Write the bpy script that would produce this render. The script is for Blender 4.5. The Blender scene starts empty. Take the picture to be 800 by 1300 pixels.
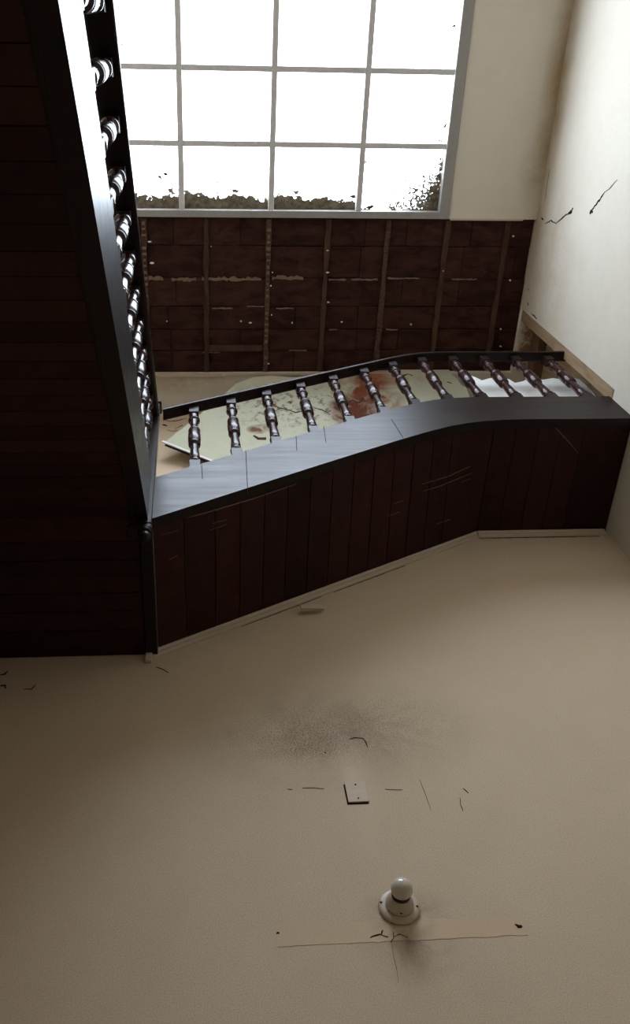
import bpy, bmesh, math, random
from mathutils import Vector, Matrix
random.seed(7)
S = bpy.context.scene
C = S.collection

# ------------------------------------------------------------------ camera
# world: x right, y towards the back wall, z up, camera at the origin (floor at -1.5)
FPX, PX, PY = 1144.19, 324.97, 693.97            # focal length and principal point, 800x1300 frame
AX = Vector((0.9976743570, -0.0167211724, 0.0660778308))   # world axes seen in the camera (right, down, forward)
AY = Vector((-0.0189281239, 0.8633457419, 0.5042577278))
AZ = Vector((-0.0654797943, -0.5043357337, 0.8610214076))
cam = bpy.data.objects.new('camera', bpy.data.cameras.new('camera')); C.objects.link(cam)
right = Vector((AX[0], AY[0], AZ[0])); down = Vector((AX[1], AY[1], AZ[1])); fwd = Vector((AX[2], AY[2], AZ[2]))
M = Matrix((right, -down, -fwd)).transposed().to_4x4()
cam.matrix_world = M
cam.data.sensor_fit = 'AUTO'; cam.data.sensor_width = 36
cam.data.lens = FPX / 1300 * 36
cam.data.shift_x = (400 - PX) / 1300
cam.data.shift_y = (PY - 650) / 1300
cam.data.clip_start = 0.05; cam.data.clip_end = 200
S.camera = cam

# ------------------------------------------------------------------ light
world = bpy.data.worlds.new('overcast_sky'); S.world = world
world.use_nodes = True
bg = world.node_tree.nodes['Background']
bg.inputs['Color'].default_value = (0.80, 0.90, 1.0, 1)
bg.inputs['Strength'].default_value = 9.0
portal_data = bpy.data.lights.new('skylight_portal', 'AREA')
portal_data.shape = 'RECTANGLE'; portal_data.size = 3.3; portal_data.size_y = 3.2
portal_data.cycles.is_portal = True
portal = bpy.data.objects.new('skylight_portal', portal_data); C.objects.link(portal)
portal.location = (0.87, 0.06, 9.10)

vs = S.view_settings
vs.view_transform = 'Standard'; vs.look = 'None'; vs.gamma = 1; vs.use_curve_mapping = False
vs.exposure = 1.03

# ------------------------------------------------------------------ helpers
def ray(u, v):
    d = Vector((u - PX, v - PY, FPX))
    return Vector((AX.dot(d), AY.dot(d), AZ.dot(d)))
def atX(u, v, X): d = ray(u, v); return d * (X / d.x)
def atY(u, v, Y): d = ray(u, v); return d * (Y / d.y)
def atZ(u, v, Z): d = ray(u, v); return d * (Z / d.z)

def lerp_curve(pts, x):
    if x <= pts[0][0]:
        (a, b), (c, d) = pts[0], pts[1]; return b + (d - b) * (x - a) / (c - a)
    for (a, b), (c, d) in zip(pts, pts[1:]):
        if x <= c: return b + (d - b) * (x - a) / (c - a)
    return pts[-1][1]

def new_obj(name, bm, mat, parent=None, smooth=False):
    me = bpy.data.meshes.new(name)
    bmesh.ops.recalc_face_normals(bm, faces=bm.faces[:])
    bm.to_mesh(me); bm.free()
    if smooth:
        for p in me.polygons: p.use_smooth = True
    o = bpy.data.objects.new(name, me); C.objects.link(o)
    if mat: me.materials.append(mat)
    if parent: o.parent = parent
    return o
def share(name, mesh, parent=None):
    o = bpy.data.objects.new(name, mesh); C.objects.link(o)
    if parent: o.parent = parent
    return o
def empty(name, loc=(0, 0, 0)):
    o = bpy.data.objects.new(name, None); C.objects.link(o); o.location = loc
    o.empty_display_size = .1
    return o
def tag(o, label, cat, group=None, kind=None):
    o['label'] = label; o['category'] = cat
    if group: o['group'] = group
    if kind: o['kind'] = kind
    return o
def hexa(bm, p):
    """8 corners: bottom ring 0-3, top ring 4-7"""
    v = [bm.verts.new(q) for q in p]
    for f in ((0, 3, 2, 1), (4, 5, 6, 7), (0, 1, 5, 4), (1, 2, 6, 5), (2, 3, 7, 6), (3, 0, 4, 7)):
        bm.faces.new([v[i] for i in f])
    return v
def box(bm, x0, x1, y0, y1, z0, z1):
    return hexa(bm, [(x0, y0, z0), (x1, y0, z0), (x1, y1, z0), (x0, y1, z0),
                     (x0, y0, z1), (x1, y0, z1), (x1, y1, z1), (x0, y1, z1)])
def bevel(bm, w, seg=1):
    bmesh.ops.bevel(bm, geom=bm.edges[:], offset=w, segments=seg, affect='EDGES', profile=.6)
def boxes(name, mat, parent, *bs, bev=0):
    bm = bmesh.new()
    for b in bs: box(bm, *b)
    if bev: bevel(bm, bev)
    return new_obj(name, bm, mat, parent)
def loft(bm, rings, caps=True):
    R = [[bm.verts.new(p) for p in r] for r in rings]
    n = len(R[0])
    for a, b in zip(R, R[1:]):
        for i in range(n):
            bm.faces.new((a[i], a[(i + 1) % n], b[(i + 1) % n], b[i]))
    if caps:
        bm.faces.new(R[0]); bm.faces.new(R[-1][::-1])
def lathe(bm, prof, n=20, axis='z', sq=False):
    rings = []
    for r, h in prof:
        ring = []
        for i in range(n):
            a = 2 * math.pi * i / n
            ring.append((r * math.cos(a), r * math.sin(a), h))
        rings.append(ring)
    loft(bm, rings)
def prism(bm, pts, off):
    """closed polygon pts (Vectors) extruded by vector off"""
    off = Vector(off)
    a = [bm.verts.new(p) for p in pts]; b = [bm.verts.new(Vector(p) + off) for p in pts]
    n = len(pts)
    bm.faces.new(a); bm.faces.new(b[::-1])
    for i in range(n): bm.faces.new((a[i], b[i], b[(i + 1) % n], a[(i + 1) % n]))

# ------------------------------------------------------------------ materials
def nodes(name):
    m = bpy.data.materials.new(name); m.use_nodes = True
    nt = m.node_tree; return m, nt, nt.nodes, nt.links, nt.nodes['Principled BSDF']
def noise(nt, vec, scale, detail=6, rough=.6, dist=0):
    n = nt.nodes.new('ShaderNodeTexNoise')
    n.inputs['Scale'].default_value = scale; n.inputs['Detail'].default_value = detail
    n.inputs['Roughness'].default_value = rough; n.inputs['Distortion'].default_value = dist
    nt.links.new(vec, n.inputs['Vector']); return n.outputs['Fac']
def ramp(nt, fac, *stops):
    r = nt.nodes.new('ShaderNodeValToRGB')
    e = r.color_ramp.elements
    while len(e) < len(stops): e.new(.5)
    for el, (p, c) in zip(e, stops):
        el.position = p; el.color = (c, c, c, 1) if isinstance(c, (int, float)) else (*c, 1)
    nt.links.new(fac, r.inputs['Fac']); return r.outputs['Color']
def mixc(nt, fac, a, b, mode='MIX'):
    n = nt.nodes.new('ShaderNodeMix'); n.data_type = 'RGBA'; n.blend_type = mode
    for sock, val in ((n.inputs[0], fac), (n.inputs[6], a), (n.inputs[7], b)):
        if isinstance(val, bpy.types.NodeSocket): nt.links.new(val, sock)
        elif isinstance(val, (int, float)): sock.default_value = val
        else: sock.default_value = (*val, 1)
    return n.outputs[2]
def math_(nt, op, a, b=None, clamp=False):
    n = nt.nodes.new('ShaderNodeMath'); n.operation = op; n.use_clamp = clamp
    for i, v in enumerate((a, b)):
        if v is None: continue
        if isinstance(v, (int, float)): n.inputs[i].default_value = v
        else: nt.links.new(v, n.inputs[i])
    return n.outputs[0]
def position(nt, scale=(1, 1, 1)):
    g = nt.nodes.new('ShaderNodeNewGeometry')
    mp = nt.nodes.new('ShaderNodeMapping'); mp.inputs['Scale'].default_value = scale
    nt.links.new(g.outputs['Position'], mp.inputs['Vector']); return mp.outputs['Vector']
def blob(nt, centre, radii, soft=1.0):
    """1 inside an ellipsoid at a world point, falling to 0 at its rim: a stain with its own place"""
    g = nt.nodes.new('ShaderNodeNewGeometry')
    s = nt.nodes.new('ShaderNodeVectorMath'); s.operation = 'SUBTRACT'
    nt.links.new(g.outputs['Position'], s.inputs[0]); s.inputs[1].default_value = centre
    d = nt.nodes.new('ShaderNodeVectorMath'); d.operation = 'DIVIDE'
    nt.links.new(s.outputs[0], d.inputs[0]); d.inputs[1].default_value = radii
    l = nt.nodes.new('ShaderNodeVectorMath'); l.operation = 'LENGTH'
    nt.links.new(d.outputs[0], l.inputs[0])
    return math_(nt, 'SUBTRACT', 1.0, l.outputs['Value'], clamp=True)
def bump(nt, b, h, strength, dist=.01):
    n = nt.nodes.new('ShaderNodeBump'); n.inputs['Strength'].default_value = strength
    n.inputs['Distance'].default_value = dist
    nt.links.new(h, n.inputs['Height']); nt.links.new(n.outputs['Normal'], b.inputs['Normal'])

def wood(name, dark, light, rough=.45, stretch=(14, 1.2, 14), spec=.5, rand=.25, coat=0, bumpk=.15):
    m, nt, N, L, b = nodes(name)
    v = position(nt, stretch)
    f = noise(nt, v, 2.2, 8, .65, .6)
    col = ramp(nt, f, (.3, dark), (.75, light))
    oi = N.new('ShaderNodeObjectInfo')
    k = math_(nt, 'ADD', math_(nt, 'MULTIPLY', oi.outputs['Random'], rand * 2), 1 - rand)
    cc = N.new('ShaderNodeCombineColor')
    for i in range(3): L.new(k, cc.inputs[i])
    col = mixc(nt, 1.0, col, cc.outputs[0], 'MULTIPLY')
    L.new(col, b.inputs['Base Color'])
    rf = ramp(nt, noise(nt, v, 1.6, 5), (.3, rough - .04), (.7, rough + .07))
    if bumpk: L.new(rf, b.inputs['Roughness'])
    else: b.inputs['Roughness'].default_value = rough
    b.inputs['Specular IOR Level'].default_value = spec
    b.inputs['Coat Weight'].default_value = coat
    if bumpk: bump(nt, b, f, bumpk, .004)
    return m

def plaster(name, base, dirty, stains=(), rough=.9, grain=.06, blotch=.5, moulds=()):
    """stains: (centre, radii, colour, strength, noise scale); moulds: speckled"""
    m, nt, N, L, b = nodes(name)
    p = position(nt)
    f1 = noise(nt, p, 1.1, 7, .62, .4)
    f2 = noise(nt, p, 6.5, 6, .6)
    col = mixc(nt, ramp(nt, f1, (.38, 0), (.75, blotch)), base, dirty)
    col = mixc(nt, ramp(nt, f2, (.45, 0), (.8, .25)), col, dirty)
    g = noise(nt, p, 170, 4, .75)
    col = mixc(nt, ramp(nt, g, (.32, grain * 4), (.60, 0)), col, tuple(c * .45 for c in dirty))
    for c, r, colr, st, ns in stains:
        k = math_(nt, 'MULTIPLY', blob(nt, c, r), ramp(nt, noise(nt, p, ns, 7, .68, .5), (.33, 0), (.62, 1)))
        k = math_(nt, 'MULTIPLY', k, st, clamp=True)
        col = mixc(nt, k, col, colr)
    for c, r, colr, st, ns in moulds:
        sp = ramp(nt, noise(nt, p, ns, 3, .7), (.50, 0), (.64, 1))
        k = math_(nt, 'MULTIPLY', math_(nt, 'MULTIPLY', blob(nt, c, r), sp), st, clamp=True)
        col = mixc(nt, k, col, colr)
    L.new(col, b.inputs['Base Color'])
    b.inputs['Roughness'].default_value = rough
    b.inputs['Specular IOR Level'].default_value = .25
    h = math_(nt, 'ADD', math_(nt, 'MULTIPLY', f2, .6), math_(nt, 'MULTIPLY', g, .04))
    bump(nt, b, h, .25, .01)
    return m

def plain(name, col, rough=.6, metal=0, spec=.5):
    m, nt, N, L, b = nodes(name)
    f = noise(nt, position(nt), 25, 4)
    L.new(mixc(nt, ramp(nt, f, (.35, 0), (.7, .5)), col, tuple(c * .78 for c in col)), b.inputs['Base Color'])
    b.inputs['Roughness'].default_value = rough; b.inputs['Metallic'].default_value = metal
    b.inputs['Specular IOR Level'].default_value = spec
    return m

CREAM = (.70, .62, .50); CREAM_D = (.56, .48, .37)
M_wall_back = plaster('cream_plaster_worn', (.69, .545, .395), (.585, .45, .32),
    stains=[((.75, 3.6, 3.98), (1.0, .5, .50), (.22, .17, .12), .62, 4), ((.845, 3.6, 3.55), (.15, .5, .55), (.70, .57, .425), .9, 1.2),
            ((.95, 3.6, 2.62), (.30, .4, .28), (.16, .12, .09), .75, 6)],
    moulds=[((.66, 3.6, 3.98), (.62, .5, .34), (.14, .105, .075), 1.2, 105),
            ((.60, 3.6, 3.86), (.30, .5, .16), (.11, .08, .055), 1.3, 120),
            ((1.05, 3.6, 4.05), (.7, .5, .4), (.18, .14, .10), .8, 100)], grain=.15)
M_wall_right = plaster('cream_plaster_right', (.61, .565, .485), (.50, .44, .355),
    stains=[((3.384, .85, 9.04), (.6, 2.2, .30), (.40, .29, .18), 1.2, 1.4),
            ((3.384, 1.9, 8.6), (.6, .9, .7), (.42, .33, .22), .8, 3),
            ((3.384, 2.4, 8.2), (.6, .9, .9), (.48, .40, .30), .6, 3)], blotch=.35)
M_ceiling = plaster('cream_ceiling_paint', (.70, .64, .55), (.61, .54, .45),
    stains=[((3.40, .5, 9.04), (.19, 2.0, .5), (.42, .32, .20), 1.5, 1.0), ((3.36, 1.15, 9.04), (.26, .45, .5), (.40, .31, .21), 1.0, 3), ((3.53, 2.85, 9.03), (.17, .42, .3), (.24, .14, .075), 2.2, 10), ((-.1, 3.3, 9.03), (.7, .14, .3), (.45, .34, .22), 1.2, 4)], blotch=.3, grain=.03)
M_wall_plain = plaster('cream_plaster_plain', CREAM, CREAM_D)
M_trim = plaster('cream_trim_paint', (.58, .475, .355), (.46, .365, .265))
M_patch = plaster('patch_plaster', (.645, .485, .335), (.59, .44, .30), grain=.05, blotch=.2,
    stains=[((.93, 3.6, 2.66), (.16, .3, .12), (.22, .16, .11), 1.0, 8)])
M_soffit = wood('varnished_soffit_boards', (.020, .0055, .005), (.038, .011, .010), .55, (5, 5, 5), .14, .28)
M_soffit_left = M_soffit
M_dark = wood('dark_varnished_wood', (.010, .006, .005), (.022, .012, .010), .36, (1.2, 10, 22), .135, .1, 0, .06)
M_baluster = wood('turned_dark_wood', (.011, .0045, .0035), (.040, .012, .008), .25, (9, 9, 3), .24, .15, 0, 0)
M_board = wood('bare_ceiling_boards', (.014, .005, .004), (.072, .026, .018), .85, (2.2, 5, 3), .15, .18, 0, .6)
M_joist = wood('joist_strip_wood', (.03, .014, .01), (.16, .09, .06), .9, (20, 30, 6), .2, .4, 0, .6)
M_deck = wood('roof_deck_wood', (.04, .016, .012), (.08, .03, .02), .9)
M_tanwood = wood('pale_bare_timber', (.20, .130, .070), (.34, .245, .145), .8, (10, 10, 1.5), .25, .15, 0, .4)
M_brownpost = wood('brown_bare_timber', (.03, .014, .009), (.10, .05, .03), .85, (10, 2, 6), .25, .15, 0, .5)
M_plate_timber = wood('rough_brown_timber', (.085, .045, .026), (.21, .12, .072), .85, (8, 2, 8), .2, .15, 0, .6)
M_frame = plain('grey_white_frame_paint', (.31, .295, .28), .6)
M_bar = plain('bar_paint_with_glare', (.60, .575, .575), .6)  # bars paler than the frame: the sky's glare is put into their colour
M_crack_shade = plain('crack_and_shade', (.02, .014, .010), 1, 0, 0)  # dark of cracks, seams and holes, and of the cover plate's painted shadow
M_scratch = plain('pale_scratch', (.22, .13, .09), .8)
M_remnant = plaster('plaster_remnant', (.22, .15, .105), (.10, .06, .04))
M_nail = plain('bright_nail', (.75, .72, .66), .5)
M_porcelain = plain('white_porcelain', (.52, .43, .32), .4)
M_screw_shade = plain('dull_screw_and_shade', (.05, .04, .035), .5, .6)  # screw metal, also the painted shade behind the bulb
M_plate = plain('painted_plate', (.63, .51, .375), .7)
M_floor = wood('old_floor_boards', (.30, .22, .15), (.46, .36, .26), .7)
M_white = plaster('white_board', (.86, .86, .84), (.74, .73, .69), blotch=.25, rough=.8)
M_leaf = plain('dark_debris', (.035, .03, .022), 1, 0, .1)

def sheet_material():
    m = plaster('pale_green_peeling_paint', (.60, .60, .47), (.46, .44, .32), blotch=.45,
        stains=[((1.80, 3.3, 8.7), (.40, .5, .62), (.21, .060, .028), 2.4, 4.2),
                ((1.58, 3.4, 8.35), (.30, .4, .36), (.13, .038, .022), 3.0, 5),
                ((1.95, 3.3, 8.95), (.6, .3, .22), (.33, .12, .06), 1.6, 5),
                ((.62, 3.5, 8.05), (.14, .3, .09), (.20, .09, .05), 3.0, 7),
                ((.7, 3.3, 8.95), (1.0, .3, .16), (.66, .58, .44), 1.4, 3)],
        moulds=[((1.0, 3.4, 8.45), (.9, .4, .5), (.10, .055, .03), 1.3, 14)])
    return m
M_sheet = sheet_material()

def glass_material():
    m, nt, N, L, b = nodes('dirty_skylight_glass')
    out = N['Material Output']; N.remove(b)
    p = position(nt)
    sep = N.new('ShaderNodeSeparateXYZ'); L.new(p, sep.inputs[0])
    # grime bank lying along the low edge of the skylight, and along its right-hand edge
    low = math_(nt, 'DIVIDE', math_(nt, 'SUBTRACT', sep.outputs['Y'], 1.33), .25, clamp=True)
    lowl = math_(nt, 'MULTIPLY', low, ramp(nt, math_(nt, 'DIVIDE', sep.outputs['X'], 2.5, clamp=True), (.62, 1), (.68, .55)))
    side = math_(nt, 'DIVIDE', math_(nt, 'SUBTRACT', sep.outputs['X'], 2.20), .22, clamp=True)
    n1 = noise(nt, p, 3.2, 3, .5)
    n2 = noise(nt, p, 18, 8, .7)
    n3 = noise(nt, p, 42, 6, .75)
    n = math_(nt, 'ADD', math_(nt, 'MULTIPLY', n1, .75), math_(nt, 'MULTIPLY', n2, .55))
    n = math_(nt, 'SUBTRACT', n, .15)
    tot = math_(nt, 'ADD', n, math_(nt, 'MULTIPLY', math_(nt, 'POWER', lowl, 1.6), .54))
    bank = ramp(nt, tot, (.70, 0), (.72, 1))
    spk = math_(nt, 'ADD', n3, math_(nt, 'ADD', math_(nt, 'MULTIPLY', side, .10), math_(nt, 'MULTIPLY', blob(nt, (2.48, 1.62, 9.1), (.95, .66, 1)), .37)))
    spk = ramp(nt, spk, (.685, 0), (.71, 1))
    dirt = math_(nt, 'MAXIMUM', bank, spk)
    tr = N.new('ShaderNodeBsdfTransparent'); tr.inputs['Color'].default_value = (.97, .98, 1, 1)
    gl = N.new('ShaderNodeBsdfGlossy'); gl.inputs['Roughness'].default_value = .1
    fr = N.new('ShaderNodeMixShader'); fr.inputs[0].default_value = .04
    L.new(tr.outputs[0], fr.inputs[1]); L.new(gl.outputs[0], fr.inputs[2])
    df = N.new('ShaderNodeBsdfDiffuse'); L.new(mixc(nt, ramp(nt, n2, (.4, 0), (.62, 1)), (.10, .085, .06), (.24, .20, .145)), df.inputs['Color'])
    tl = N.new('ShaderNodeBsdfTranslucent'); tl.inputs['Color'].default_value = (.012, .010, .006, 1)
    ad = N.new('ShaderNodeAddShader'); L.new(df.outputs[0], ad.inputs[0]); L.new(tl.outputs[0], ad.inputs[1])
    mx = N.new('ShaderNodeMixShader'); L.new(dirt, mx.inputs[0])
    L.new(fr.outputs[0], mx.inputs[1]); L.new(ad.outputs[0], mx.inputs[2])
    L.new(mx.outputs[0], out.inputs['Surface'])
    return m
M_glass = glass_material()
def bulb_material():
    m, nt, N, L, b = nodes('frosted_bulb_glass')
    b.inputs['Base Color'].default_value = (.56, .51, .42, 1)
    b.inputs['Roughness'].default_value = .12
    b.inputs['Subsurface Weight'].default_value = .3
    b.inputs['Subsurface Radius'].default_value = (.02, .02, .02)
    return m
M_bulb = bulb_material()

# ------------------------------------------------------------------ the setting
D, YF, XR, XL, HC, FLOOR, YB = 3.6, 2.592, 3.384, -1.30, 9.036, -1.5, -3.0
XA = 3.66            # far side of the opening in the right wall above the landing
Y_J = 2.515          # vertical edge where the right wall stops
SKX0, SKX1, SKY0, SKY1 = -.76, 2.50, -1.52, 1.634      # skylight outline
BR0, BR1 = 1.634, 3.19                                  # stripped band of ceiling

floor = tag(boxes('floor', M_floor, None, (XL - .3, XA + .3, YB - .2, D + .3, FLOOR - .1, FLOOR)), 'worn timber floor of the stair hall far below', 'floor', kind='structure')
wall_back = tag(boxes('wall_back', M_wall_back, None, (XL - .3, XA + .3, D, D + .25, FLOOR, HC + .3)), 'tall grimy cream wall carrying the bare bulb', 'wall', kind='structure')
wall_left = tag(boxes('wall_left', M_wall_plain, None, (XL - .3, XL, YB, D, FLOOR, HC + .3)), 'cream wall beside the left-hand flight', 'wall', kind='structure')
wall_front = tag(boxes('wall_front', M_wall_plain, None, (XL - .3, XA + .3, YB - .25, YB, FLOOR, HC + .3)), 'cream wall opposite the bulb', 'wall', kind='structure')
bm = bmesh.new()
box(bm, XR, XA + .3, YB, Y_J, FLOOR, HC + .3)
box(bm, XR, XA + .3, Y_J, D, FLOOR, 6.70)
box(bm, XA, XA + .3, Y_J, D, 6.70, HC + .3)
wall_right = tag(new_obj('wall_right', bm, M_wall_right), 'bright damp-stained cream wall on the right', 'wall', kind='structure')

bm = bmesh.new()
T = .05
box(bm, SKX1, XR, YB, BR0, HC, HC + T)                  # plaster right of the skylight
box(bm, XL, SKX1, YB, SKY0, HC, HC + T)                 # in front of it
box(bm, XL, XA, BR1, D, HC - .012, HC + T)              # strip left against the back wall
box(bm, XR, XA, Y_J, BR1, HC - .01, HC + T)             # over the opening in the right wall
ceiling = tag(new_obj('ceiling', bm, M_ceiling), 'cream ceiling with a stripped band of bare boards', 'ceiling', kind='structure')
boxes('roof_deck', M_deck, ceiling, (XL - .3, XA + .3, SKY1, D + .25, HC + .086, HC + .13), (XL - .3, SKX0, YB - .25, SKY1, HC + .086, HC + .13), (SKX1, XA + .3, YB - .25, SKY1, HC + .086, HC + .13), (SKX0, SKX1, YB - .25, SKY0, HC + .086, HC + .13))
# bare boards between the joists, one by one
rows = [1.640, 1.905, 2.215, 2.50, 2.735, 2.96, 3.19]
cols = [-1.30, -.455, .145, .755, 1.335, 1.925, 2.515, 3.115, 3.384]
for r in range(len(rows) - 1):
    for c in range(len(cols) - 1):
        x0, x1 = cols[c] + .004, cols[c + 1] - .004
        y0, y1 = rows[r] + .004, rows[r + 1] - .004
        dz = random.uniform(-.006, .006)
        split = [x0, x1]
        if random.random() < .55: split = [x0, x0 + (x1 - x0) * random.uniform(.3, .7), x1]
        for a, b_ in zip(split, split[1:]):
            e = random.uniform(-.004, .004)
            boxes('ceiling_board', M_board, ceiling, (a + .003, b_ - .003, y0 + e, y1 + e, HC + .055 + dz + random.uniform(-.005, .005), HC + .08 + dz))
for i, (y0, y1) in enumerate(((-1.5, -1.0), (-1.0, -.5), (-.5, 0), (0, .5), (.5, 1.0), (1.0, 1.62))):
    boxes('ceiling_board', M_board, ceiling, (XL + .01, SKX0 - .07, y0 + .005, y1 - .005, HC + .05 + random.uniform(-.006, .006), HC + .08))
# joist strips with ragged edges
for i, xc in enumerate(cols[1:-1]):
    bm = bmesh.new(); n = 16
    w = .035
    L_, R_ = [], []
    for k in range(n + 1):
        y = BR0 + .02 + (BR1 - BR0 - .03) * k / n
        dx = (y - 2.4) * -.004
        L_.append(Vector((xc - w / 2 - random.uniform(0, .014) + dx, y, HC + .03)))
        R_.append(Vector((xc + w / 2 + random.uniform(0, .014) + dx, y, HC + .03)))
    prism(bm, L_ + R_[::-1], (0, 0, .03))
    new_obj('joist_strip', bm, M_joist if i in (0, 2, 4) else M_brownpost, ceiling)
# crumbs of plaster left between the lath marks on two of the strips
for xc in (cols[1], cols[3]):
    y = BR0 + .05
    while y < BR1 - .06:
        if random.random() < .62:
            w_ = random.uniform(.010, .022)
            o = boxes('plaster_crumb', M_remnant, ceiling, (xc - w_, xc + w_, y, y + random.uniform(.014, .03), HC + .018, HC + .032))
        y += .058
# ragged line of old plaster keyed to the middle joint, and a thinner one behind it
def ragged(name, x0, x1, yc, w, mat, parent, z, step=.03, th=.012):
    bm = bmesh.new(); a, b_ = [], []
    x = x0
    while x <= x1:
        a.append(Vector((x, yc - w * random.uniform(.15, 1), z))); b_.append(Vector((x, yc + w * random.uniform(.15, .8), z)))
        x += step * random.uniform(.5, 1.4)
    prism(bm, a + b_[::-1], (0, 0, th))
    return new_obj(name, bm, mat, parent)
for x0, x1 in ((-.46, -.27), (-.20, .05), (.10, .70), (.80, 1.12), (1.37, 1.55), (1.60, 1.9), (1.96, 2.3), (2.62, 2.9)):
    ragged('plaster_remnant', x0, x1, 2.225 + random.uniform(-.01, .01), .028 if x1 < 1.2 else .014, M_remnant, ceiling, HC + .036)
for x0, x1, yy in ((.2, .42, 2.52), (.55, .73, 2.5), (1.4, 1.52, 2.74), (1.0, 1.2, 2.96), (2.0, 2.15, 2.74), (.1, .3, 2.98), (.85, 1.05, 2.52)):
    ragged('plaster_remnant', x0, x1, yy, .01, M_remnant, ceiling, HC + .038)
boxes('timber_offcut', M_brownpost, ceiling, (.16, .72, 2.90, 2.96, HC + .015, HC + .045), bev=.004).rotation_euler = (0, 0, -.0)
nail_me = None
for u, v in ((190, 307), (193, 334), (268, 313), (346, 346), (344, 363), (212, 408), (306, 408), (318, 410), (371, 410), (434, 409), (268, 446), (416, 346), (417, 384), (345, 400), (341, 462), (648, 356), (563, 344), (636, 418), (636, 440), (416, 318), (522, 412), (652, 300)):
    q = atZ(u, v, HC + .028)
    if nail_me is None:
        bm = bmesh.new(); lathe(bm, [(.004, 0), (.010, .002), (.010, .006), (.004, .03)], 8)
        o = new_obj('nail', bm, M_nail, ceiling); nail_me = o.data
    else: o = share('nail', nail_me, ceiling)
    o.location = q; s = random.uniform(.5, 1.1); o.scale = (s * random.choice((1, 1, 2.2)), s, 1)
# plaster lip over the stripped band, beside the skylight
boxes('plaster_lip', M_trim, ceiling, (SKX1 + .02, XR - .14, BR0 - .004, BR0 + .012, HC - .006, HC + .02))
boxes('plaster_lip', M_trim, ceiling, (XL + .02, .30, BR1 - .012, BR1 + .02, HC - .045, HC - .012))
boxes('plaster_lip', M_trim, ceiling, (.34, 1.55, BR1 - .012, BR1 + .015, HC - .03, HC - .012))

# skylight: frame, glazing bars, panes
win = tag(empty('window_1', (.87, .06, HC)), 'white glowing skylight of square panes with grey glazing bars', 'window', kind='structure')
def wbox(name, mat, *b, bev=0):
    o = boxes(name, mat, None, *b, bev=bev); o.parent = win; o.matrix_parent_inverse = Matrix.Translation((-.87, -.06, -HC)); return o
FW = .055
wbox('frame_rail', M_frame, (SKX1 - FW - .045, SKX1 + .004, SKY0, SKY1, HC - .015, HC + .13), bev=.004)
wbox('frame_rail', M_frame, (SKX0, SKX0 + FW, SKY0, SKY1, HC - .015, HC + .13), bev=.004)
wbox('frame_rail', M_frame, (SKX0 + FW, SKX1 - FW - .045, SKY1 - .066, SKY1, HC - .013, HC + .13), bev=.004)
wbox('frame_rail', M_frame, (SKX0 + FW, SKX1 - FW - .045, SKY0, SKY0 + FW, HC - .013, HC + .13), bev=.004)
bx = [-.083, .768, 1.614]; by = [.372, .990, -.246, -.864]
for x in bx: wbox('glazing_bar', M_bar, (x - .027, x + .027, SKY0 + FW, SKY1 - .066, HC + .005, HC + .09), bev=.003)
for y in by:
    xs = [SKX0 + FW] + bx + [SKX1 - FW - .045]
    for a, b_ in zip(xs, xs[1:]):
        wbox('glazing_bar', M_bar, (a + (.027 if a in bx else 0), b_ - (.027 if b_ in bx else 0), y - .025, y + .025, HC + .01, HC + .085), bev=.003)
xs = [SKX0 + FW - .01] + bx + [SKX1 - FW - .035]; ys = [SKY0 + FW - .01] + sorted(by) + [SKY1 - .056]
panes = {}
for i in range(len(xs) - 1):
    for j in range(len(ys) - 1):
        panes[i, j] = wbox('pane', M_glass, (xs[i] + .002, xs[i + 1] - .002, ys[j] + .002, ys[j + 1] - .002, HC + .066, HC + .07))
# debris lying on the glass
def flake(u, v, w, h, rz):
    q = atZ(u, v, HC + .0715)
    bm = bmesh.new(); pts = []
    for k in range(9):
        a = 2 * math.pi * k / 9; r = random.uniform(.6, 1.1)
        pts.append(Vector((w * r * math.cos(a), h * r * math.sin(a), random.uniform(0, .006))))
    prism(bm, pts, (0, 0, .004))
    o = new_obj('debris_flake', bm, M_leaf, None); o.location = q; o.rotation_euler = (0, 0, rz)
    i = max(k for k in range(len(xs) - 1) if xs[k] <= q.x); j = max(k for k in range(len(ys) - 1) if ys[k] <= q.y)
    mw = o.matrix_basis.copy(); o.parent = win; o.matrix_parent_inverse = Matrix.Translation((-.87, -.06, -HC))
for a in ((448, 249.5, .045, .017, .1), (470, 263, .050, .018, -.25), (203, 225, .03, .012, .6), (210, 221, .025, .015, .5), (208, 214, .016, .007, 0), (277, 232, .012, .012, 0), (559, 179, .04, .01, .3), (565, 160, .012, .03, .5), (562, 207, .04, .012, -.3), (555, 257, .03, .014, 0), (582, 60, .01, .04, .3), (577, 33, .02, .012, 0), (516, 229, .025, .008, -.6), (530, 241, .03, .007, -.5)):
    flake(*a)

# opening in the right wall above the landing: bare timbers
jamb = tag(empty('door_1', (XA, 3.0, 6.72)), 'opening stripped to bare pale timbers at the landing end', 'doorway', kind='structure')
def jbox(name, mat, *b, bev=.004):
    o = boxes(name, mat, None, *b, bev=bev); o.parent = jamb; o.matrix_parent_inverse = Matrix.Translation((-XA, -3.0, -6.72)); return o
jbox('jamb_board', M_tanwood, (XR + .004, XR + .030, Y_J + .004, Y_J + .115, 6.72, HC - .012))
jbox('jamb_board', M_tanwood, (XA - .035, XA - .004, 2.70, 2.90, 6.72, HC - .22))
jbox('jamb_board', M_tanwood, (XA - .05, XA - .004, 2.905, 3.02, 6.72, HC - .22))
jbox('jamb_board', M_tanwood, (XA - .03, XA - .004, 3.03, 3.22, 6.72, HC - .22))
jbox('wall_plate', M_plate_timber, (XA - .12, XA - .004, Y_J + .02, D - .01, HC - .20, HC - .012))
jbox('stud', M_brownpost, (XA - .07, XA - .004, 3.26, 3.34, 6.72, HC - .21))
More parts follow.
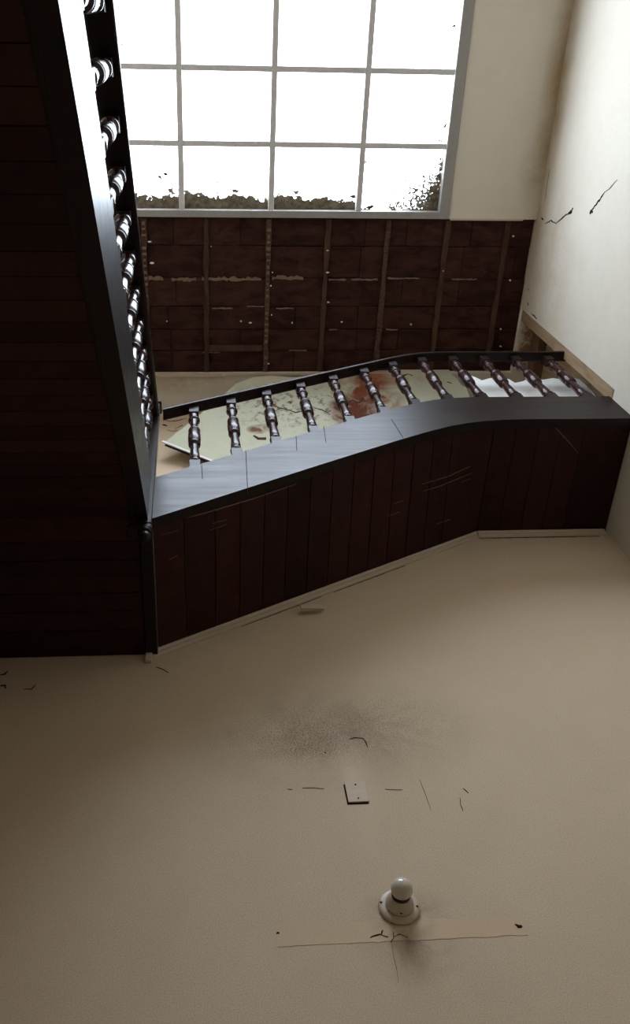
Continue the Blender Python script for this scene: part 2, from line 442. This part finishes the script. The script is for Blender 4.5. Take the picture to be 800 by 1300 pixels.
jbox('stud', M_brownpost, (XA - .06, XA - .004, 3.42, 3.47, 6.72, HC - .21))

# ------------------------------------------------------------------ cracks and holes in the plaster
def crack(pts, w, parent, axis, name='crack'):
    """a ragged open crack: a narrow wedge-shaped dark sliver following the points on a wall"""
    nrm = {'x': Vector((-1, 0, 0)), 'y': Vector((0, -1, 0)), 'z': Vector((0, 0, -1))}[axis]
    fine = []
    for a, b_ in zip(pts, pts[1:]):
        n = max(2, int((b_ - a).length / .02))
        for k in range(n): fine.append(a.lerp(b_, k / n))
    fine.append(pts[-1])
    up, dn = [], []
    for i, p in enumerate(fine):
        d = (fine[min(i + 1, len(fine) - 1)] - fine[max(i - 1, 0)]).normalized()
        s = d.cross(nrm).normalized()
        t = math.sin(math.pi * (i + .6) / (len(fine) + .2))
        ww = w * (.25 + .75 * t) * random.uniform(.6, 1.3)
        j = s * random.uniform(-.3, .3) * w
        up.append(p + j + s * ww / 2); dn.append(p + j - s * ww / 2)
    bm = bmesh.new(); prism(bm, [q + nrm * .0024 for q in up + dn[::-1]], -nrm * .006)
    return new_obj(name, bm, M_crack_shade, parent)
def ycrack(px, w): crack([atY(u, v, D) for u, v in px], w, wall_back, 'y')
def xcrack(px, w): crack([atX(u, v, XR) for u, v in px], w * .62, wall_right, 'x')
for px, w in (([(207, 533), (216, 535), (226, 534), (236, 531)], .012), ([(212, 546), (220, 548), (226, 546)], .008), ([(207, 539), (211, 541)], .03), ([(443, 938.5), (450, 936.8), (461, 937.2)], .005), ([(461, 937.2), (464, 942), (467, 949)], .005),
              ([(365, 1002), (371, 1002.5)], .003), ([(384, 1000.5), (398, 1000.2), (411, 1001.5)], .0028), ([(489, 1002), (500, 1002.8), (511, 1003)], .0014),
              ([(533, 990), (540, 1008), (547, 1028)], .0018), ([(588, 1001), (595, 1007)], .004), ([(584, 1013), (585, 1022), (588, 1030)], .004),
              ([(0, 857), (6, 856), (10, 852)], .010), ([(0, 871), (7, 870), (7, 874)], .012), ([(30, 875), (40, 875), (45, 870)], .006), ([(198, 847), (207, 850), (214, 854)], .007),
              ([(470, 1191), (478, 1188), (485, 1186)], .010), ([(485, 1186), (486, 1181)], .008), ([(485, 1187), (493, 1190)], .009), ([(499, 1183), (500, 1192), (496, 1196)], .005), ([(500, 1190), (507, 1186), (518, 1191)], .0045),
              ([(497, 1196), (500, 1215), (504, 1232), (506, 1247)], .0014), ([(496, 1172), (506, 1174)], .005), ([(412, 955), (414, 956)], .006)):
    ycrack(px, w)
for px, w in (([(692, 284), (700, 280), (706, 284)], .018), ([(706, 284), (716, 275), (722, 271)], .02), ([(721, 272), (726, 268), (728, 264)], .045),
              ([(750, 270), (755, 262), (761, 254), (768, 244)], .03), ([(749, 270), (753, 268)], .05), ([(768, 244), (774, 240), (784, 228)], .012), ([(688, 276), (690, 279)], .03),
              ([(670, 384), (671, 388)], .03), ([(671, 366), (671.5, 368)], .02), ([(698, 215), (694, 240), (692, 256)], .006), ([(675, 398), (682, 405)], .02)):
    xcrack(px, w)

# cream moulding under the soffit
FB = [(-.335, 4.763), (2.292, 6.291), (3.40, 6.292)]
def zb(x): return lerp_curve(FB, x)
def trim_run(name, x0, x1, label):
    bm = bmesh.new(); rings = []
    n = 2 if x1 - x0 < 1.5 else 9
    for k in range(n):
        x = x0 + (x1 - x0) * k / (n - 1); z = zb(x) - .001
        rings.append([(x, D - .002, z - .068), (x, D - .016, z - .066), (x, D - .022, z - .050), (x, D - .022, z - .02), (x, D - .032, z - .012), (x, D - .032, z), (x, D - .002, z)])
    loft(bm, rings)
    return tag(new_obj(name, bm, M_trim), label, 'moulding', kind='structure')
trim1 = trim_run('trim_1', -.295, 2.288, 'long cream moulding sloping along the wall under the flight')
trim2 = trim_run('trim_2', 2.294, 3.36, 'short level cream moulding under the upper landing')
bm = bmesh.new(); box(bm, -.34, -.297, D - .036, D - .002, 4.675, 4.762); bevel(bm, .004)
tag(new_obj('trim_3', bm, M_trim), 'small cream block where the sloping moulding starts', 'moulding', kind='structure')
o = boxes('broken_piece', M_trim, trim1, (-.085, .085, -.012, .012, -.02, .02), bev=.004)
q = atY(396, 771, D - .045); o.location = q; o.rotation_euler = (.3, -.10, .1)
crack([Vector((x, D - .001, zb(x) - .072)) for x in (2.3, 2.5, 2.75, 3.05, 3.3)], .010, wall_back, 'y')
crack([Vector((x, D - .001, zb(x) - .071)) for x in (.3, .6, .9)], .004, wall_back, 'y')
crack([Vector((x, D - .001, zb(x) - .071)) for x in (1.0, 1.3, 1.6)], .005, wall_back, 'y')

# ------------------------------------------------------------------ turned baluster (unit height 1)
def baluster_mesh():
    bm = bmesh.new(); h = .036
    box(bm, -h, h, -h, h, 0, .115)
    prof = [(.020, .114), (.030, .120), (.032, .132), (.030, .146), (.021, .152), (.019, .160), (.027, .175), (.0265, .22), (.0235, .30), (.0205, .385),
            (.0205, .392), (.031, .398), (.033, .408), (.031, .418), (.026, .424), (.026, .430), (.033, .445), (.0345, .50), (.0335, .575), (.030, .600), (.026, .604),
            (.031, .610), (.033, .621), (.031, .632), (.022, .640), (.0195, .655), (.021, .72), (.0235, .775), (.0235, .782), (.031, .790), (.0325, .802), (.031, .814), (.022, .822),
            (.021, .838), (.027, .862), (.020, .893)]
    lathe(bm, [(r * 1.36, z) for r, z in prof], 18)
    box(bm, -h, h, -h, h, .892, 1.0)
    me = bpy.data.meshes.new('baluster'); bmesh.ops.recalc_face_normals(bm, faces=bm.faces[:])
    bm.to_mesh(me); bm.free(); me.materials.append(M_baluster); me.materials.append(M_dark)
    for p in me.polygons: p.use_smooth = len(p.vertices) == 4 and .113 < p.center.z < .894
    for p in me.polygons: p.material_index = 0 if .1155 < p.center.z < .8915 else 1
    return me
BAL = baluster_mesh()

RAILP = [(-.048, .004), (-.040, 0), (.040, 0), (.048, .004), (.050, .018), (.042, .026), (.046, .036), (.040, .052), (.022, .062), (-.022, .062), (-.040, .052), (-.046, .036), (-.042, .026), (-.050, .018)]

# ------------------------------------------------------------------ right-hand flight and upper landing
FZ = [(-.30, 4.755), (-.244, 4.792), (.809, 5.485), (1.429, 5.885), (1.70, 6.05), (1.90, 6.155), (2.06, 6.218), (2.22, 6.258), (2.36, 6.278), (2.50, 6.284), (3.40, 6.284)]
TZ = [(-.30, 5.32), (-.245, 5.357), (.885, 6.10), (1.50, 6.49), (1.75, 6.63), (1.93, 6.705), (2.10, 6.742), (2.26, 6.757), (3.50, 6.757)]
RZ = [(-.30, 6.415), (-.018, 6.59), (1.77, 7.655), (1.93, 7.735), (2.06, 7.775), (2.2, 7.795), (2.4, 7.80), (3.5, 7.80)]
def zf(x): return lerp_curve(FZ, x)
def zt(x): return lerp_curve(TZ, x)
def zr(x): return lerp_curve(RZ, x)
ST = .074
flight = tag(empty('stair_flight', (1.0, 3.1, 5.5)), 'dark flight and landing rising to the right along the bulb wall, grey-blue string lit', 'staircase')
INV = Matrix.Translation((-1.0, -3.1, -5.5))
def fpart(o, par=flight, inv=INV):
    o.parent = par; o.matrix_parent_inverse = inv; return o
bm = bmesh.new(); rings = []
xs_ = [-.261 + k * (XR + .261 - .002) / 60 for k in range(61)]
for x in xs_: rings.append([(x, YF, zf(x)), (x, YF + ST, zf(x)), (x, YF + ST, zt(x)), (x, YF, zt(x))])
loft(bm, rings)
fpart(new_obj('stringer', bm, M_dark))
# seams where the string's face is jointed
for (u0, v0), (u1, v1) in (((312, 572), (314, 612)), ((314, 612), (315, 628)), ((256, 590), (257, 608)), ((411, 541), (414, 562)), ((497, 532), (512, 556)), ((376, 554), (377, 572))):
    a, b_ = atY(u0, v0, YF), atY(u1, v1, YF); d = Vector((.0022, 0, 0))
    bm = bmesh.new(); prism(bm, [a - d, b_ - d, b_ + d, a + d], (0, -.0008, 0)); fpart(new_obj('string_seam', bm, M_crack_shade))
# soffit boards, each from the stringer to the wall
def soffit_board(x0, x1, par, inv):
    bm = bmesh.new(); dz = random.uniform(0, .004)
    y0, y1 = YF + ST + .001, D - .003
    g = .0025
    p = [(x0 + g, y0, zf(x0) + .006 + dz), (x1 - g, y0, zf(x1) + .006 + dz), (x1 - g, y1, zb(x1) + .002 + dz), (x0 + g, y1, zb(x0) + .002 + dz)]
    hexa(bm, p + [(a, b_, c + .02) for a, b_, c in p])
    return fpart(new_obj('soffit_board', bm, M_soffit), par, inv)
fold = 2.292
edges = [-.2615, -.075, .125] ; 
while edges[-1] < fold - .2: edges.append(edges[-1] + .1655)
edges[-1] = fold
for a, b_ in zip(edges, edges[1:]): soffit_board(a, b_, flight, INV)
# treads and risers inside the string
nst = 8
for k in range(nst):
    x0 = -.2 + .295 * k; z = 5.06 + .19 * k
    fpart(boxes('tread', M_floor, None, (x0 - .02, x0 + .295, YF + ST + .002, D - .003, z, z + .03)))
    fpart(boxes('riser', M_dark, None, (x0, x0 + .02, YF + ST + .002, D - .003, z - .16, z)))
# handrail
bm = bmesh.new(); rings = []
for k in range(49):
    x = -.235 + k * (XR + .235 - .03 + .06) / 48
    rings.append([(x, YF + .028 - .012 + a * .92, zr(x) + b_) for a, b_ in RAILP])
loft(bm, rings)
fpart(new_obj('handrail', bm, M_dark))
for x in [0.0, .294, .588, .885, 1.181, 1.476, 1.762, 2.052, 2.344, 2.634, 2.925, 3.225]:
    o = share('baluster', BAL); z0 = zt(x) - .03; z1 = zr(x) + .012
    o.location = (x, YF + .037, z0); o.scale = (1, 1, z1 - z0); fpart(o)

landing, INV2 = flight, INV
e2 = [fold]
while e2[-1] < XR - .22: e2.append(e2[-1] + .181)
e2[-1] = XR - .003
for a, b_ in zip(e2, e2[1:]): soffit_board(a, b_, landing, INV2)
fpart(boxes('landing_floor', M_floor, None, (2.17, XR - .003, YF + ST + .002, D - .003, 6.60, 6.70)), landing, INV2)
fpart(boxes('bearer', M_dark, None, (2.17, 2.25, YF + ST + .002, D - .003, 6.40, 6.60)), landing, INV2)

# ------------------------------------------------------------------ lower landing in the left-hand corner
land2 = tag(empty('stair_landing', (-.8, 3.1, 4.76)), 'dark boarded corner landing below the left-hand flight', 'landing')
INV3 = Matrix.Translation((.8, -3.1, -4.76))
ly = [2.568, 2.736, 2.869, 2.977, 3.110, 3.247, 3.393, D - .003]
for a, b_ in zip(ly, ly[1:]):
    dz = random.uniform(0, .005)
    fpart(boxes('soffit_board', M_soffit_left, None, (XL + .003, -.345, a + .0025, b_ - .0025, 4.766 + dz, 4.786 + dz)), land2, INV3)
fpart(boxes('landing_floor', M_floor, None, (XL + .003, -.26, YF + .02, D - .003, 4.98, 5.03)), land2, INV3)
fpart(boxes('bearer', M_dark, None, (-.340, -.262, YF + .09, D - .004, 4.745, 4.97), bev=.006), land2, INV3)

# newel post at the turn, with a turned drop under it
newel = fpart(boxes('newel_post', M_dark, None, (-.338, -.262, YF - .018, YF + .064, 4.70, 6.62), bev=.005), land2, INV3)
bm = bmesh.new(); lathe(bm, [(.012, -.075), (.026, -.066), (.034, -.05), (.036, -.035), (.028, -.022), (.040, -.016), (.046, -.006), (.046, .0)], 18)
dr = new_obj('newel_drop', bm, M_dark, newel, True); dr.location = (-.30, YF + .023, 4.64)
bm = bmesh.new(); box(bm, -.41, -.258, YF - .017, YF + .07, 4.64, 4.70); bevel(bm, .012)
new_obj('newel_foot', bm, M_dark, newel)
bm = bmesh.new(); box(bm, -.35, -.25, YF - .03, YF + .076, 6.62, 6.65); bevel(bm, .008)
new_obj('newel_cap', bm, M_dark, newel)

# ------------------------------------------------------------------ left-hand flight, coming down towards and over the viewer
left = tag(empty('stair_flight', (-.8, .6, 3.0)), 'near-black flight on the left descending towards the viewer', 'staircase')
INV4 = Matrix.Translation((.8, -.6, -3.0))
def lx(y): return -.325 + .0155 * y
def lz(y): return 2.72 + .785 * y
Y0, Y1 = -1.35, YF - .02
bm = bmesh.new()
def lring(y): return [(lx(y), y, lz(y)), (lx(y) - ST, y, lz(y)), (lx(y) - ST, y, lz(y) + .60), (lx(y), y, lz(y) + .60)]
loft(bm, [lring(Y0 + (Y1 - Y0) * k / 30) for k in range(31)])
fpart(new_obj('stringer', bm, M_dark), left, INV4)
y = Y1 - .012
while y > Y0:
    ya = max(y - .1085, Y0); dz = random.uniform(0, .005); g = .0022
    bm = bmesh.new()
    p = [(XL + .003, ya + g, lz(ya + g) + .012 + dz), (lx(ya) - ST - .001, ya + g, lz(ya + g) + .012 + dz), (lx(y) - ST - .001, y - g, lz(y - g) + .012 + dz), (XL + .003, y - g, lz(y - g) + .012 + dz)]
    hexa(bm, p + [(a, b_ - .012, c + .016) for a, b_, c in p])
    fpart(new_obj('soffit_board', bm, M_soffit_left), left, INV4)
    y = ya
# a thin bead in the angle between boards and stringer
bm = bmesh.new(); rings = []
for k in range(25):
    y = Y0 + .01 + (Y1 - Y0 - .03) * k / 24
    rings.append([(lx(y) - ST - .022, y, lz(y) + .012), (lx(y) - ST - .012, y, lz(y) + .002), (lx(y) - ST - .001, y, lz(y) + .002), (lx(y) - ST - .001, y, lz(y) + .02), (lx(y) - ST - .022, y, lz(y) + .02)])
loft(bm, rings); fpart(new_obj('bead', bm, M_dark), left, INV4)
for k in range(15):
    y = 2.35 - .24 * k
    if y - .02 < Y0: break
    z = lz(y) + .36
    fpart(boxes('tread', M_floor, None, (XL + .003, lx(y) - ST - .006, y - .02, y + .24, z - .02, z + .01)), left, INV4)
    fpart(boxes('riser', M_dark, None, (XL + .003, lx(y) - ST - .006, y + .22, y + .24, z + .01, z + .165)), left, INV4)
bm = bmesh.new(); rings = []
for k in range(31):
    y = Y0 + .02 + (Y1 - Y0 - .03) * k / 30
    rings.append([(lx(y) - .034 + a * 1.29, y, lz(y) + 1.585 + b_) for a, b_ in RAILP])
loft(bm, rings); fpart(new_obj('handrail', bm, M_dark), left, INV4)
k = 0
y = -.045 - .24 * 5
while y < 2.50:
    if y > Y0 + .03:
        o = share('baluster', BAL); z0 = lz(y) + .57
        o.location = (lx(y) - .037, y, z0); o.scale = (1, 1, 1.045); fpart(o, left, INV4)
    y += .2385
plat = tag(boxes('floor', M_dark, None, (XL + .003, -.30, YB + .003, Y0 - .018, 1.55, 1.95)), 'half landing at the foot of the left-hand flight, behind the viewer', 'floor', kind='structure')

# ------------------------------------------------------------------ scratches on the soffit boards
def on_soffit(u, v):
    d = ray(u, v); lo, hi = 4.0, 9.0
    for _ in range(50):
        t = (lo + hi) / 2; p = d * (t / d.z)
        k = (p.y - YF) / (D - YF); s = zf(p.x) * (1 - k) + zb(p.x) * k
        if p.z < s: lo = t
        else: hi = t
    return p + Vector((0, 0, .003))
def scratch(px, w, par=flight, inv=INV):
    pts = [on_soffit(u, v) for u, v in px]; up, dn = [], []
    for i, p in enumerate(pts):
        d = (pts[min(i + 1, len(pts) - 1)] - pts[max(i - 1, 0)]).normalized()
        s = d.cross(Vector((0, 0, 1))).normalized() * w * (.5 if 0 < i < len(pts) - 1 else .2)
        up.append(p + s); dn.append(p - s)
    bm = bmesh.new(); prism(bm, up + dn[::-1], (0, 0, .004))
    o = new_obj('scratch', bm, M_scratch); fpart(o, par, inv)
for px, w in (([(212, 664), (260, 652), (320, 634), (376, 615)], .006), ([(266, 674), (288, 666)], .006), ([(270, 665), (288, 660)], .004), ([(204, 680), (226, 674)], .004),
              ([(192, 717), (212, 712), (225, 706)], .004), ([(492, 656), (508, 650)], .005), ([(538, 624), (560, 617), (599, 601)], .004), ([(536, 615), (570, 605), (598, 592)], .003),
              ([(554, 666), (572, 660)], .005), ([(500, 640), (512, 636)], .004), ([(585, 613), (598, 608)], .003)):
    scratch(px, w)
scratch([(697, 534), (712, 550), (724, 563), (735, 576)], .005, landing, INV2)

# ------------------------------------------------------------------ fittings on the bulb wall
lamp = tag(empty('wall_light', (.925, D, 2.755)), 'bare round bulb in a white holder on a round base', 'lamp')
def lpart(bm, name, mat, smooth=True):
    bm.transform(Matrix.Rotation(math.radians(90), 4, 'X')); o = new_obj(name, bm, mat, lamp, smooth); return o
bm = bmesh.new(); lathe(bm, [(.094, .001), (.098, .005), (.098, .012), (.092, .019), (.078, .022), (.02, .023)], 40); base = lpart(bm, 'base_plate', M_porcelain)
bm = bmesh.new(); lathe(bm, [(.066, .020), (.066, .034), (.062, .052), (.055, .068), (.049, .078), (.047, .084), (.038, .086), (.038, .080)], 36); holder = lpart(bm, 'lamp_holder', M_porcelain)
bm = bmesh.new(); lathe(bm, [(.037, .0), (.044, .002), (.044, .007), (.037, .009)], 36); bm.transform(Matrix.Translation((0, 0, .084))); ring = lpart(bm, 'bulb_gap_shade', M_screw_shade); ring.parent = holder  # dark ring painted in for the shade between holder and bulb
bm = bmesh.new(); prof = [(.026, .084), (.030, .092)]
for k in range(1, 15):
    a = math.radians(-52 + k * 142 / 14.0); prof.append((max(.0008, .051 * math.cos(a)), .134 + .051 * math.sin(a)))
lathe(bm, prof, 32); lpart(bm, 'bulb', M_bulb)
for dx, dz in ((-.083, .02), (.082, -.012), (-.006, -.060)):
    bm = bmesh.new(); lathe(bm, [(.007, 0), (.007, .004), (.003, .005)], 10); bm.transform(Matrix.Translation((0, 0, .018)))
    o = lpart(bm, 'screw', M_screw_shade); o.location = (dx, 0 if dz > -.05 else -.024, dz); o.parent = base if dz > -.05 else holder

plate = tag(empty('blank_plate', (.845, D, 3.494)), 'small square painted cover plate on the wall above the bulb', 'plate')
face = boxes('cover', M_plate, plate, (-.057, .057, -.010, -.002, -.074, .074), bev=.002)
boxes('plate_shadow', M_crack_shade, plate, (-.064, .050, -.0022, -.0004, -.084, .060))  # dark backing set left and down, paints the plate's shadow line
for dz in (.05, -.05):
    bm = bmesh.new(); lathe(bm, [(.005, 0), (.005, .003), (.002, .004)], 8); bm.transform(Matrix.Rotation(math.radians(90), 4, 'X'))
    o = new_obj('screw', bm, M_screw_shade, face); o.location = (0, -.0095, dz)

# patched chase under the lamp
bm = bmesh.new(); top, bot = [], []
for k in range(41):
    x = .335 + 1.153 * k / 40
    top.append(Vector((x, D - .0016, 2.692 - .012 * k / 40 + random.uniform(-.004, .004)))); bot.append(Vector((x, D - .0016, 2.580 + random.uniform(-.003, .003))))
prism(bm, top + bot[::-1], (0, .004, 0)); strip = new_obj('patched_strip', bm, M_patch, wall_back)
for u, v, s in ((353, 1184.5, 1), (659, 1176, 1.5), (656, 1174, .8)):
    bm = bmesh.new(); pts = [Vector((.009 * s * math.cos(a) * random.uniform(.7, 1.5), 0, .006 * s * math.sin(a) * random.uniform(.7, 1.5))) for a in [2 * math.pi * k / 9 for k in range(9)]]
    prism(bm, pts, (0, .006, 0)); o = new_obj('screw_hole', bm, M_crack_shade, wall_back); o.location = atY(u, v, D - .0022)

# ------------------------------------------------------------------ fallen ceiling sheets behind the balusters
P0 = Vector((0, 3.20, 8.985)); slope = Vector((0, .30, -1.385)).normalized(); NRM = Vector((1, 0, 0)).cross(slope).normalized()
if NRM.y > 0: NRM = -NRM
def on_sheet(u, v):
    d = ray(u, v); return d * (P0.dot(NRM) / d.dot(NRM))
outline = [(208, 562), (235, 541), (262, 519), (282, 503), (300, 487), (322, 478.5), (345, 477), (372, 479), (400, 477), (425, 478), (445, 476), (462, 473), (480, 470.5), (500, 470), (520, 468), (538, 469), (549, 466), (556, 467), (566, 464), (570, 469), (573, 474), (580, 480), (586, 489), (592, 492), (596, 503), (603, 512), (560, 545), (470, 590), (380, 620), (300, 625), (283, 590), (245, 576)]
sheet = empty('ceiling_sheet', (1.0, 3.35, 8.2))
tag(sheet, 'pale green rust-stained ceiling sheet hanging loose behind the balusters', 'ceiling sheet')
bm = bmesh.new(); prism(bm, [on_sheet(*q) for q in outline], -NRM * .018)
INV5 = Matrix.Translation((-1.0, -3.35, -8.2))
fpart(new_obj('panel', bm, M_sheet), sheet, INV5)
def sheet_bar(a, b_, w, off, mat, name):
    A, B = on_sheet(*a) + NRM * off, on_sheet(*b_) + NRM * off
    d = (B - A).normalized(); s = d.cross(NRM).normalized() * w
    bm = bmesh.new(); prism(bm, [A - s, B - s, B + s, A + s], NRM * .012); fpart(new_obj(name, bm, mat), sheet, INV5)
sheet_bar((206, 561), (284, 592), .012, .001, M_white, 'edge_batten')
sheet_bar((210, 566), (284, 595), .008, .004, M_crack_shade, 'edge_gap')
# tears in the sheet's paint
def tear(px, w):
    pts = [on_sheet(u, v) + NRM * .001 for u, v in px]; up, dn = [], []
    for i, p in enumerate(pts):
        d = (pts[min(i + 1, len(pts) - 1)] - pts[max(i - 1, 0)]).normalized(); s = d.cross(NRM).normalized() * w * random.uniform(.3, 1)
        up.append(p + s); dn.append(p - s)
    bm = bmesh.new(); prism(bm, up + dn[::-1], NRM * .002); fpart(new_obj('paint_tear', bm, M_brownpost), sheet, INV5)
tear([(345, 513), (355, 518), (368, 521), (375, 524), (384, 522)], .012)
tear([(398, 518), (408, 520), (416, 524), (420, 521)], .008)
tear([(322, 553), (328, 557), (338, 557)], .02)
tear([(222, 519 + 26), (232, 540)], .006)
tear([(440, 512), (448, 508), (456, 512), (462, 505)], .012)
tear([(568, 485), (574, 487)], .012)
tear([(512, 477), (518, 475), (524, 477)], .015)

white = [(596, 476), (604, 479), (612, 483), (622, 480), (636, 482), (646, 481), (654, 486), (664, 484), (672, 480), (690, 482), (702, 480), (716, 482), (728, 480), (741, 482), (747, 490), (757, 503)]
YW = 2.86
pts = [atY(u, v, YW) for u, v in white]
pts += [Vector((pts[-1].x, YW, 6.705)), Vector((pts[0].x, YW, 6.705))]
bm = bmesh.new(); prism(bm, pts, (0, .018, 0))
tag(new_obj('plaster_board', bm, M_white), 'broken white board standing on the upper landing behind the balusters', 'board')
